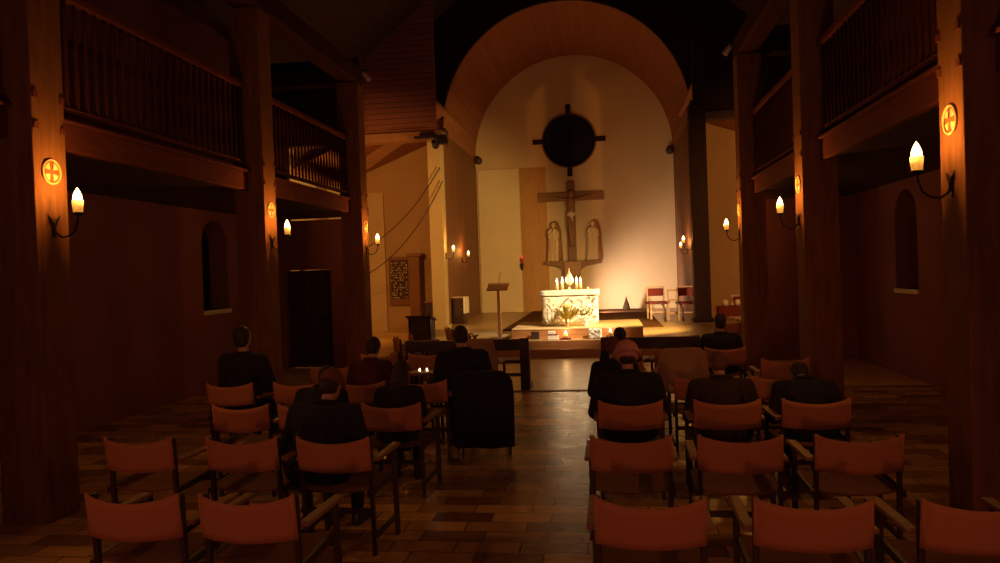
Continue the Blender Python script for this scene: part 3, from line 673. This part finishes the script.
red_chair((2.24, 21.15, .319), -.05, 'red padded wooden chair partly hidden by the dark right column')
t = thing('tall_stool', 'pale wooden open stool standing between the two red chairs', 'stool', (1.86, 21.2, .319))
for z in (.18, .52, .80):
    b = NB(); box(b, -.12, .12, -.12, .12, z, z + .05); obj('shelf', b, PALEW, t)
for sx in (-1, 1):
    b = NB(); box(b, sx * .12 - .012, sx * .12 + .012, -.12, .12, 0, .85); obj('side_panel', b, PALEW, t)
# curved wooden arms seen beneath
for x, y, lab in ((1.56, 20.75, 'left'), (2.02, 20.65, 'right')):
    b = NB(); tube(b, [(x - .14, y, .83), (x - .02, y, .80), (x + .05, y, .66), (x + .04, y, .45), (x + .06, y, .32)], [.02, .028, .03, .028, .03], 10)
    tag(obj('curved_prop', b, DARKW, None, True), f'dark hooked wooden prop in front of the {lab} red chair', 'prop', 'hooked wooden props')
# table with red cloth in right transept
t = thing('side_table', 'small table under a red cloth in the right transept', 'table', (3.52, 20.9, 0))
for sx in (-1, 1):
    for sy in (-1, 1):
        b = NB(); bar(b, (sx * .42, sy * .25, 0), (sx * .42, sy * .25, .64), .05, .05); obj('leg', b, PALEW, t)
b = NB(); box(b, -.5, .5, -.32, .32, .64, .67); obj('tabletop', b, PALEW, t)
b = NB(); box(b, -.52, .52, -.34, .34, .671, .685); 
rg = []
for z in (.675, .50, .42):
    rg.append([(x * .525, y * .345 - (.0), z) for x, y in [(-1, -1), (-.6, -1.03), (-.2, -1), (.2, -1.03), (.6, -1), (1, -1), (1, 1), (-1, 1)]])
ring_loft(b, rg); o = obj('red_cloth', b, REDC, None); o.location = (3.52, 20.9, 0); tag(o, 'red cloth draped over the small table in the right transept', 'tablecloth')
for x, lab in ((3.2, 'left'), (3.52, 'right')):
    b = NB(); lathe(b, [(.04, 0), (.075, .05), (.08, .11), (.05, .17), (.03, .18)], 16, (x, 20.75, .686)); tag(obj('pale_jar', b, WHITE, None, True), f'small round pale jar on the {lab} of the red cloth', 'jar', 'jars on the red cloth')
red_chair((3.86, 21.9, 0), .1, 'red padded chair behind the red-clothed table')
# wall board with pale slips
t = thing('notice_board', 'tall wooden board covered in small pale slips on the left transept wall', 'board', (-6.62, 23.9, 0))
b = NB(); box(b, -.36, .36, -.06, .09, .85, 2.42); obj('frame', b, MIDW, t, bevel=.01)
b = NB(); box(b, -.29, .29, -.07, -.06, 1.05, 2.32); obj('backing', b, mat('board_backing', (.09, .05, .035), .8), t)
rnd = random.Random(4); b = NB()
for k in range(8):
    for j in range(15):
        if rnd.random() < .72:
            x = -.25 + k * .07 + rnd.uniform(-.012, .012); z = 1.10 + j * .08 + rnd.uniform(-.015, .015); a, c = rnd.uniform(.012, .026), rnd.uniform(.012, .03)
            box(b, x - a, x + a, -.078, -.071, z - c, z + c)
obj('paper_slips', b, mat('slip_paper', (.62, .52, .42), .8), t, kind='stuff')
t = thing('tall_cupboard', 'narrow brown wooden cupboard with a cornice beside the notice board', 'cupboard', (-6.02, 23.72, 0))
b = NB(); box(b, -.17, .17, -.25, .25, 0, 2.40); obj('body', b, MIDW, t, bevel=.01)
b = NB(); box(b, -.24, .24, -.30, .27, 2.40, 2.50); obj('cornice', b, MIDW, t, bevel=.015)
b = NB(); box(b, -.14, .14, -.265, -.25, .3, 2.3); dd = obj('door', b, MIDW, t, bevel=.008)
b = NB(); ell(b, (.1, -.28, 1.25), .018, 10, 8); obj('knob', b, BRASS, dd)
def screen(x0, x1, y, z0, z1, label, cloth=False):
    t = thing('low_cabinet', label, 'cabinet', ((x0 + x1) / 2, y, z0)); h = (x1 - x0) / 2; H = z1 - z0
    b = NB(); box(b, -h, h, 0, .4, 0, H - .03); obj('body', b, DARKW, t, bevel=.008)
    b = NB(); box(b, -h - .03, h + .03, -.03, .42, H - .03, H); obj('worktop', b, MIDW, t, bevel=.006)
    b = NB(); box(b, -h + .05, h - .05, -.015, 0, .08, H - .12); d = obj('door', b, DARKW, t, bevel=.006)
    b = NB(); ell(b, (h - .1, -.03, H * .55), .015, 8, 6); obj('knob', b, BRASS, d)
    return t
screen(-5.02, -4.62, 20.62, 0, 1.05, 'low dark wooden cabinet left of the pale column')
screen(-4.50, -4.14, 22.0, .319, 1.10, 'low dark cabinet against the left apse boards')
b = NB(); box(b, -4.53, -4.09, 21.96, 22.43, 1.102, 1.115); box(b, -4.17, -4.095, 21.93, 21.965, .62, 1.115); box(b, -4.11, -4.09, 21.93, 22.43, .62, 1.115); tag(obj('white_cloth', b, WHITE, None, bevel=.004), 'white cloth hanging over the right edge of the apse cabinet', 'cloth')
# choir desk
t = thing('choir_desk', 'dark wooden desk with a sloped lid beyond the sideways armchairs on the left', 'desk', (-3.50, 13.9, 0))
b = NB(); box(b, -.22, .20, 0, .03, .15, 1.0); obj('front_panel', b, DARKW, t, bevel=.006)
for sx in (-.22, .18):
    b = NB(); box(b, sx, sx + .03, 0, .4, 0, 1.0); obj('side_panel', b, DARKW, t)
b = NB(); quadbox(b, [(-.26, -.05, 1.02), (.24, -.05, 1.02), (.24, .42, .92), (-.26, .42, .92), (-.26, -.05, 1.05), (.24, -.05, 1.05), (.24, .42, .95), (-.26, .42, .95)]); obj('lid', b, DARKW, t)

# ================================================================== SLING CHAIRS
def make_chair():
    """canvas armchair; the sitter faces +Y, origin under the back canvas"""
    t = thing('canvas_armchair', '', 'chair')
    WCH = .50
    def sling(z0, z1, dip, bow, y, th=.012, lean=-.03):
        b = NB(); nx, nz = 14, 5; F = []; B = []
        for i in range(nx + 1):
            u = -1 + 2 * i / nx; x = u * WCH / 2; fr = []; bk = []
            for j in range(nz + 1):
                v = j / nz; zb = z0 - .012 * (1 - u * u); zt = z1 - dip * (1 - u * u) ** .8
                z = zb + (zt - zb) * v; yy = y - bow * (1 - u * u) + lean * v
                fr.append(b.verts.new((x, yy, z))); bk.append(b.verts.new((x, yy - th, z)))
            F.append(fr); B.append(bk)
        for i in range(nx):
            for j in range(nz):
                b.faces.new((F[i][j], F[i + 1][j], F[i + 1][j + 1], F[i][j + 1])); b.faces.new((B[i][j], B[i][j + 1], B[i + 1][j + 1], B[i + 1][j]))
            b.faces.new((F[i][0], B[i][0], B[i + 1][0], F[i + 1][0])); b.faces.new((F[i][nz], F[i + 1][nz], B[i + 1][nz], B[i][nz]))
        for i in (0, nx):
            for j in range(nz): b.faces.new((F[i][j], F[i][j + 1], B[i][j + 1], B[i][j]))
        return b
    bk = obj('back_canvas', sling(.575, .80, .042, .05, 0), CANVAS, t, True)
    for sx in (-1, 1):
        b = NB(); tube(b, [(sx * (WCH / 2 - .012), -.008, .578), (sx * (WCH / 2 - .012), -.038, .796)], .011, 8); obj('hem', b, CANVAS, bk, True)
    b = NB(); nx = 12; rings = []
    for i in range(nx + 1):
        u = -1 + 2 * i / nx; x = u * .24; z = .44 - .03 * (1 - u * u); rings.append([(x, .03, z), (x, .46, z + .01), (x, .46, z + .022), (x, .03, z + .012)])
    ring_loft(b, rings); obj('seat', b, mat('seat_canvas_shaded', (.20, .07, .03), .9, .15, 3, .35, 160), t)  # same canvas as the back; the seat's dimness is put into the colour
    for sx in (-1, 1):
        b = NB(); bar(b, (sx * .236, .045, 0), (sx * .236, .008, .785), .026, .036); obj('back_leg', b, DARKW, t, bevel=.005)
        b = NB(); bar(b, (sx * .262, .45, 0), (sx * .262, .43, .62), .03, .042); obj('front_leg', b, DARKW, t, bevel=.005)
        b = NB(); box(b, sx * .262 - .028, sx * .262 + .028, .03, .50, .62, .645); obj('armrest', b, PALEW if False else MIDW, t, bevel=.006)
        b = NB(); bar(b, (sx * .255, .0, .43), (sx * .255, .46, .45), .022, .04); obj('seat_rail', b, DARKW, t); b = NB(); bar(b, (sx * .262, .01, .14), (sx * .262, .44, .14), .022, .03); obj('side_rail', b, DARKW, t)
    b = NB(); bar(b, (-.25, .44, .40), (.25, .44, .40), .022, .035); obj('front_rail', b, DARKW, t); b = NB(); bar(b, (-.25, .01, .30), (.25, .01, .30), .022, .035); obj('cross_rail', b, DARKW, t)
    return t
P0['chair'] = make_chair(); used['chair'] = False
ROWY = {'A': 3.44, 'B': 4.69, 'C': 5.93, 'D': 7.18, 'E': 8.43, 'F': 9.68}
ROWN = {'A': 'front-of-view row', 'B': 'second row ahead', 'C': 'third row ahead', 'D': 'fourth row ahead', 'E': 'fifth row ahead', 'F': 'sixth row ahead'}
RX = {'A': [.17, .87, 1.56], 'B': [.13, .78, 1.46], 'C': [.17, .90, 1.55], 'D': [.17, .87, 1.55], 'E': [.15, .82, 1.90], 'F': [.2, .85, 1.47]}
LX = {'A': [-1.75, -2.35], 'B': [-1.78, -2.41, -3.15], 'C': [-1.75, -2.47, -3.05], 'D': [-1.80, -2.42, -3.08, -3.80], 'E': [-1.78, -2.5, -3.2], 'F': [-1.66, -2.35, -3.0]}
POSN = ['at the aisle', 'second from the aisle', 'third from the aisle', 'fourth from the aisle']
for r, y in ROWY.items():
    for s, XX in (('right', RX), ('left', LX)):
        for k, x in enumerate(XX[r]):
            rz = random.uniform(-.035, .035)
            place('chair', (x, y, 0), rz, f'orange canvas armchair {POSN[k]}, {ROWN[r]}, {s} block', f'canvas armchairs in the {s} block')
place('chair', (-1.20, 7.30, 0), .25, 'canvas armchair turned slightly and standing out into the aisle', 'canvas armchairs in the left block')
# coats over chairs
def coat_over(x, y, wdt, ztop, label, m=None, z0=.45, k=1.):
    b = NB(); rings = []
    for z, wv, dp in ((z0, 1.02, .05), (.62, 1.04, .055), (.76, 1.0, .05), (ztop - .05, .92, .04), (ztop, .7, .02)):
        rings.append([(x + wdt / 2 * wv * math.cos(a), y - .045 + (dp * k + .022 * math.cos(5 * a)) * math.sin(a), z) for a in [2 * PI * k / 36 for k in range(36)]])
    ring_loft(b, rings); tag(obj('draped_coat', b, m or CANVAS2, None, True), label, 'coat', 'coats over chair backs')
coat_over(-1.22, 7.30, .60, .86, 'long black coat hung over the chair standing out into the aisle', mat('cloth_black', (.014, .009, .012), .92, .3, 14, .4, 60), .12, 1.9)
coat_over(.82, 8.40, .54, .93, 'tan coat hung over the chair beside the pink-hatted person')
coat_over(-1.66, 9.62, .50, .97, 'tan coat over the aisle chair beside the left pew')
# pews
def pew(x0, x1, y, label):
    t = thing('pew', label, 'pew', (x0, y, 0), 0, 'front pews'); L = x1 - x0
    for x in (0, L - .14):
        b = NB(); box(b, x, x + .14, 0, .07, 0, .80); box(b, x, x + .14, .07, .50, 0, .07); box(b, x + .03, x + .11, .40, .47, .07, .44); box(b, x, x + .14, .03, .52, .58, .62); obj('end_frame', b, DARKW, t, bevel=.008)
    b = NB(); box(b, .0, L, -.02, .05, .62, .79); obj('top_rail', b, DARKW, t, bevel=.01)
    b = NB(); box(b, .14, L - .14, .0, .04, .42, .47); obj('slat', b, DARKW, t)
    b = NB(); box(b, .14, L - .14, .0, .04, .22, .27); obj('slat', b, DARKW, t)
    b = NB(); box(b, .14, L - .14, .06, .48, .43, .46); obj('seat', b, MIDW, t)
pew(-3.1, -1.17, 11.35, 'dark slatted wooden pew at the left of the aisle facing the altar')
pew(-.08, 1.36, 11.2, 'dark slatted wooden pew at the right of the aisle facing the altar')
b = NB(); quadbox(b, [(1.38, 10.3, .50), (1.44, 10.3, .50), (1.44, 12.2, .62), (1.38, 12.2, .62), (1.38, 10.3, .54), (1.44, 10.3, .54), (1.44, 12.2, .66), (1.38, 12.2, .66)])
for yy, zz in ((10.4, .5), (12.1, .61)): box(b, 1.39, 1.43, yy - .03, yy + .03, 0, zz)
tag(obj('lit_pew_edge', b, PALEW, None), 'pale slanting bar standing for the lit edge of the right pew end', 'rail')  # added bar; lit edge of the pew end put into pale colour
# stool with two tealights
t = thing('small_stool', 'small wooden stool in the left block carrying two tealights', 'stool', (-1.97, 8.02, 0))
b = NB(); box(b, -.17, .17, -.12, .12, .735, .765); obj('stool_top', b, MIDW, t, bevel=.005)
for sx in (-1, 1):
    for sy in (-1, 1):
        b = NB(); bar(b, (sx * .15, sy * .1, 0), (sx * .13, sy * .09, .735), .03, .03); obj('leg', b, DARKW, t)
for x, lab in ((-2.02, 'left'), (-1.94, 'right')):
    t = thing('tealight', f'{lab} one of two tiny tealights on the small stool', 'tealight', (x, 7.96, .765), 0, 'tealights on the stool')
    b = NB(); lathe(b, [(.018, 0), (.019, .014), (.016, .014), (.015, .008), (.002, .008)], 14); obj('cup', b, BRASS, t)
    b = NB(); lathe(b, [(.002, .010), (.009, .018), (.009, .026), (.001, .042)], 8); obj('flame', b, FLAMEB, t, True)
# bright pages / canvases in left transept chairs
for k, (x, y) in enumerate(((-3.42, 12.1), (-3.36, 12.85), (-2.95, 14.05))):
    place('chair', (x, y, 0), -1.2, ['canvas armchair turned towards the aisle, nearest before the dark choir desk', 'canvas armchair turned towards the aisle, middle of three by the choir desk', 'canvas armchair turned towards the aisle, just right of the choir desk'][k], 'canvas armchairs by the choir desk')
place('chair', (2.2, 13.9, 0), -.3, 'canvas armchair at the foot of the sanctuary step by the third right post', 'canvas armchairs by the right post')

# ================================================================== PEOPLE
CL = {}
def cloth(n, c): return mat('cloth_' + n, c, .92, .3, 14, .4, 60)
HAIRD = mat('hair_dark', (.035, .018, .012), .6, .4, 60, .6, 90)
HAIRR = mat('hair_auburn', (.16, .05, .03), .6, .3, 60, .6, 90)
def person(loc, rz, label, coat, hair, hat=None, scale=1., bow=.0, lean=0., longhair=False, legs=None, wide=1.):
    """seated figure facing +Y; origin on the floor under the hips"""
    t = thing('person', label, 'person', loc, rz); t.scale = (scale,) * 3
    hip = Vector((0, 0, .50)); th = -lean
    def sp(x, y, z):                        # point on the torso, tilted forward by lean about the hips
        dy, dz = y, z - .50
        return Vector((x * wide, dy * math.cos(lean) + dz * math.sin(lean), .50 - dy * math.sin(lean) + dz * math.cos(lean)))
    hb = lean + bow; neck = sp(0, .01, 1.06)
    def hp(x, y, z):                        # head point relative to the neck base
        return neck + Vector((x, y * math.cos(hb) + z * math.sin(hb), -y * math.sin(hb) + z * math.cos(hb)))
    sh = {s: sp(s * .185, 0, 1.0) for s in (-1, 1)}
    el = {s: sp(s * .25, .05, .72) + Vector((0, .02, 0)) for s in (-1, 1)}
    wr = {s: Vector((s * .07, .30, .66)) for s in (-1, 1)}
    kn = {s: Vector((s * .12, .46, .52)) for s in (-1, 1)}; an = {s: Vector((s * .12, .42, .09)) for s in (-1, 1)}
    b = NB()
    R = Euler((-hb, 0, 0))
    ell(b, hp(0, .0, .20), (.075, .095, .105), rot=R); ell(b, hp(0, .035, .145), (.058, .068, .075), rot=R)          # cranium, jaw
    capsule(b, hp(0, .098, .20), hp(0, .118, .165), .010, .015, 8)                                                    # nose
    capsule(b, hp(-.02, .10, .128), hp(.02, .10, .128), .009, .009, 8)                                               # mouth
    for s in (-1, 1):
        ell(b, hp(s * .077, -.005, .185), (.012, .022, .033), 8, 6); capsule(b, hp(s * .016, .093, .215), hp(s * .045, .085, .215), .009, .008, 8)
    capsule(b, neck + Vector((0, 0, -.02)), hp(0, -.005, .12), .058, .052)
    ell(b, sp(0, 0, .90), (.155 * wide, .10, .16)); ell(b, sp(0, 0, .70), (.135 * wide, .10, .16)); ell(b, sp(0, 0, .54), (.165 * wide, .13, .12))
    for s in (-1, 1):
        capsule(b, sh[s], el[s], .050, .040); capsule(b, el[s], wr[s], .038, .026)
        palm = wr[s] + Vector((-s * .01, .05, -.015)); capsule(b, wr[s], palm, .024, .026, 8)
        for f in range(4):
            st = palm + Vector((s * (.024 - f * .016), .015, 0)); k1 = st + Vector((-s * .004, .035 - .004 * abs(f - 1), .0)); k2 = k1 + Vector((-s * .002, .018, -.022))
            capsule(b, st, k1, .0095, .009, 6); capsule(b, k1, k2, .009, .0075, 6)
        capsule(b, wr[s] + Vector((-s * .018, .02, 0)), wr[s] + Vector((-s * .045, .055, .01)), .011, .009, 6)
        capsule(b, Vector((s * .09, .03, .51)), kn[s], .082, .058); capsule(b, kn[s], an[s], .054, .036)
        capsule(b, an[s] + Vector((0, -.02, -.045)), an[s] + Vector((0, .14, -.06)), .036, .030)
    body = blob('body', b, SKIN, t, .011, 2)
    for s in (-1, 1):
        b = NB(); ell(b, hp(s * .030, .090, .198), .011, 10, 8); obj('eye', b, mat('eye', (.12, .09, .08), .2), t, True)
    # coat
    b = NB()
    ell(b, sp(0, -.01, .90), (.205 * wide, .145, .18)); ell(b, sp(0, -.01, .70), (.19 * wide, .15, .20)); ell(b, sp(0, -.01, .56), (.215 * wide, .175, .13))
    capsule(b, sp(-.15, -.01, 1.0), sp(.15, -.01, 1.0), .085, .085); ell(b, sp(0, -.01, 1.05), (.10, .09, .055))
    for s in (-1, 1):
        capsule(b, sh[s], el[s], .082, .068); capsule(b, el[s], el[s].lerp(wr[s], .9), .064, .046)
    rnd = random.Random(hash(label) & 0xff if False else len(label))
    for k in range(9):                      # folds
        a = rnd.uniform(-1, 1); z = rnd.uniform(.6, .95); capsule(b, sp(a * .15, -.135, z), sp(a * .15 + rnd.uniform(-.07, .07), -.145, z - .12), .02, .014, 6)
    blob('coat', b, coat, t, .015, 3)
    b = NB(); tube(b, [sp(.075 * math.cos(a), -.005 + .07 * math.sin(a), 1.085) for a in [2 * PI * k / 16 for k in range(17)]], .02, 8); obj('collar', b, coat, t, True)
    # trousers and shoes
    b = NB(); ell(b, Vector((0, .02, .50)), (.19 * wide, .16, .10))
    for s in (-1, 1):
        capsule(b, Vector((s * .09, .03, .50)), kn[s], .100, .074); capsule(b, kn[s], an[s] + Vector((0, 0, .04)), .070, .052)
    blob('trousers', b, legs or cloth('trousers', (.02, .015, .018)), t, .016, 3)
    for s in (-1, 1):
        b = NB(); capsule(b, Vector((s * .12, .40, .05)), Vector((s * .12, .55, .042)), .048, .042); ell(b, (s * .12, .58, .038), (.045, .07, .036)); capsule(b, Vector((s * .12, .40, .06)), Vector((s * .12, .41, .12)), .046, .045)
        blob('shoe', b, mat('shoe', (.02, .015, .012), .4), t, .012, 2)
    if hat:
        b = NB(); hk = 1.22 if hat.name == 'pink_wool' else 1.0; ell(b, hp(0, -.01, .225), (.095 * hk, .112 * hk, .098 * hk), rot=R); tube(b, [hp(.098 * hk * math.cos(a), -.005 + .112 * hk * math.sin(a), .20) for a in [2 * PI * k / 20 for k in range(21)]], .018, 8)
        blob('knit_hat', b, hat, t, .010, 1)
    b = NB()
    ell(b, hp(0, -.022, .215), (.088, .100, .100), rot=R)
    if longhair:
        ell(b, hp(0, -.05, .12), (.095, .07, .13), rot=R); ell(b, hp(0, -.05, .03), (.10, .055, .11), rot=R)
    else: ell(b, hp(0, -.04, .15), (.078, .065, .07), rot=R)
    blob('hair', b, hair, t, .010, 1)
    return t
BLK = cloth('black', (.014, .009, .012)); NAVY = cloth('navy', (.016, .012, .020)); RED = cloth('dull_red', (.10, .012, .010)); BRN = cloth('brown', (.045, .02, .014))
HATP = mat('pink_wool', (.75, .31, .24), .95, .2, 30, .6, 120)
HATR = mat('rust_wool', (.22, .07, .045), .95, .2, 30, .6, 120)
SIT = .24
person((-3.78, 7.18 + SIT, 0), -.08, 'person in black, tallest silhouette, seated by the left wall', BLK, HAIRD, scale=0.99, wide=1.1)
person((-2.44, 7.18 + SIT, 0), 0, 'person in a dull red top with dark hair, left block', RED, HAIRD, scale=0.90, bow=0.27, lean=0.30)
person((-1.79, 5.93 + SIT, 0), .03, 'person with dark shoulder-length hair on the third-row aisle chair, left block', BLK, HAIRD, scale=0.83, bow=0.22, lean=0.36, longhair=True)
person((-2.00, 4.69 + SIT, 0), -.12, 'person in a dark bulky coat and rust wool hat, nearest in the left block', BLK, HAIRD, HATR, scale=0.89, bow=0.32, lean=0.30, wide=1.3)
person((-2.50, 5.93 + SIT, 0), .05, 'person in black seated behind the red-topped person, left block', NAVY, HAIRD, scale=0.83, bow=0.52, lean=0.42, wide=1.1)
person((-1.46, 7.36 + SIT, 0), .30, 'person in a black coat on the chair standing out into the aisle', BLK, HAIRD, scale=0.96, bow=0.37, lean=0.24, wide=1.15)
person((.17, 5.93 + SIT, 0), 0, 'person in a black coat and pink wool hat on the right aisle chair', BLK, HAIRD, HATP, scale=0.90, bow=0.32, lean=0.24, wide=1.25)
person((.08, 7.18 + SIT, 0), .05, 'person with a rust wool hat just ahead of the pink-hatted person', BLK, HAIRR, HATR, scale=0.85, bow=0.32, lean=0.23, wide=1.05)
person((.16, 8.43 + SIT, 0), .0, 'person with short dark hair farthest ahead on the right aisle chairs', NAVY, HAIRD, scale=0.84, bow=0.17, lean=0.18, wide=1.05)
person((.92, 5.93 + SIT, 0), 0, 'person in a dark brown coat with auburn hair, middle of the right block', BRN, HAIRR, scale=0.85, bow=0.37, lean=0.33, wide=1.25)
person((1.47, 9.68 + SIT, 0), 0, 'person in black silhouetted before the sanctuary, far in the right block', BLK, HAIRD, scale=0.87, lean=0.13, wide=1.15)
person((1.58, 5.93 + SIT, 0), -.05, 'person in dark clothes hunched forward, third chair from the aisle, right block', NAVY, HAIRD, scale=0.85, bow=0.72, lean=0.53, wide=1.2)
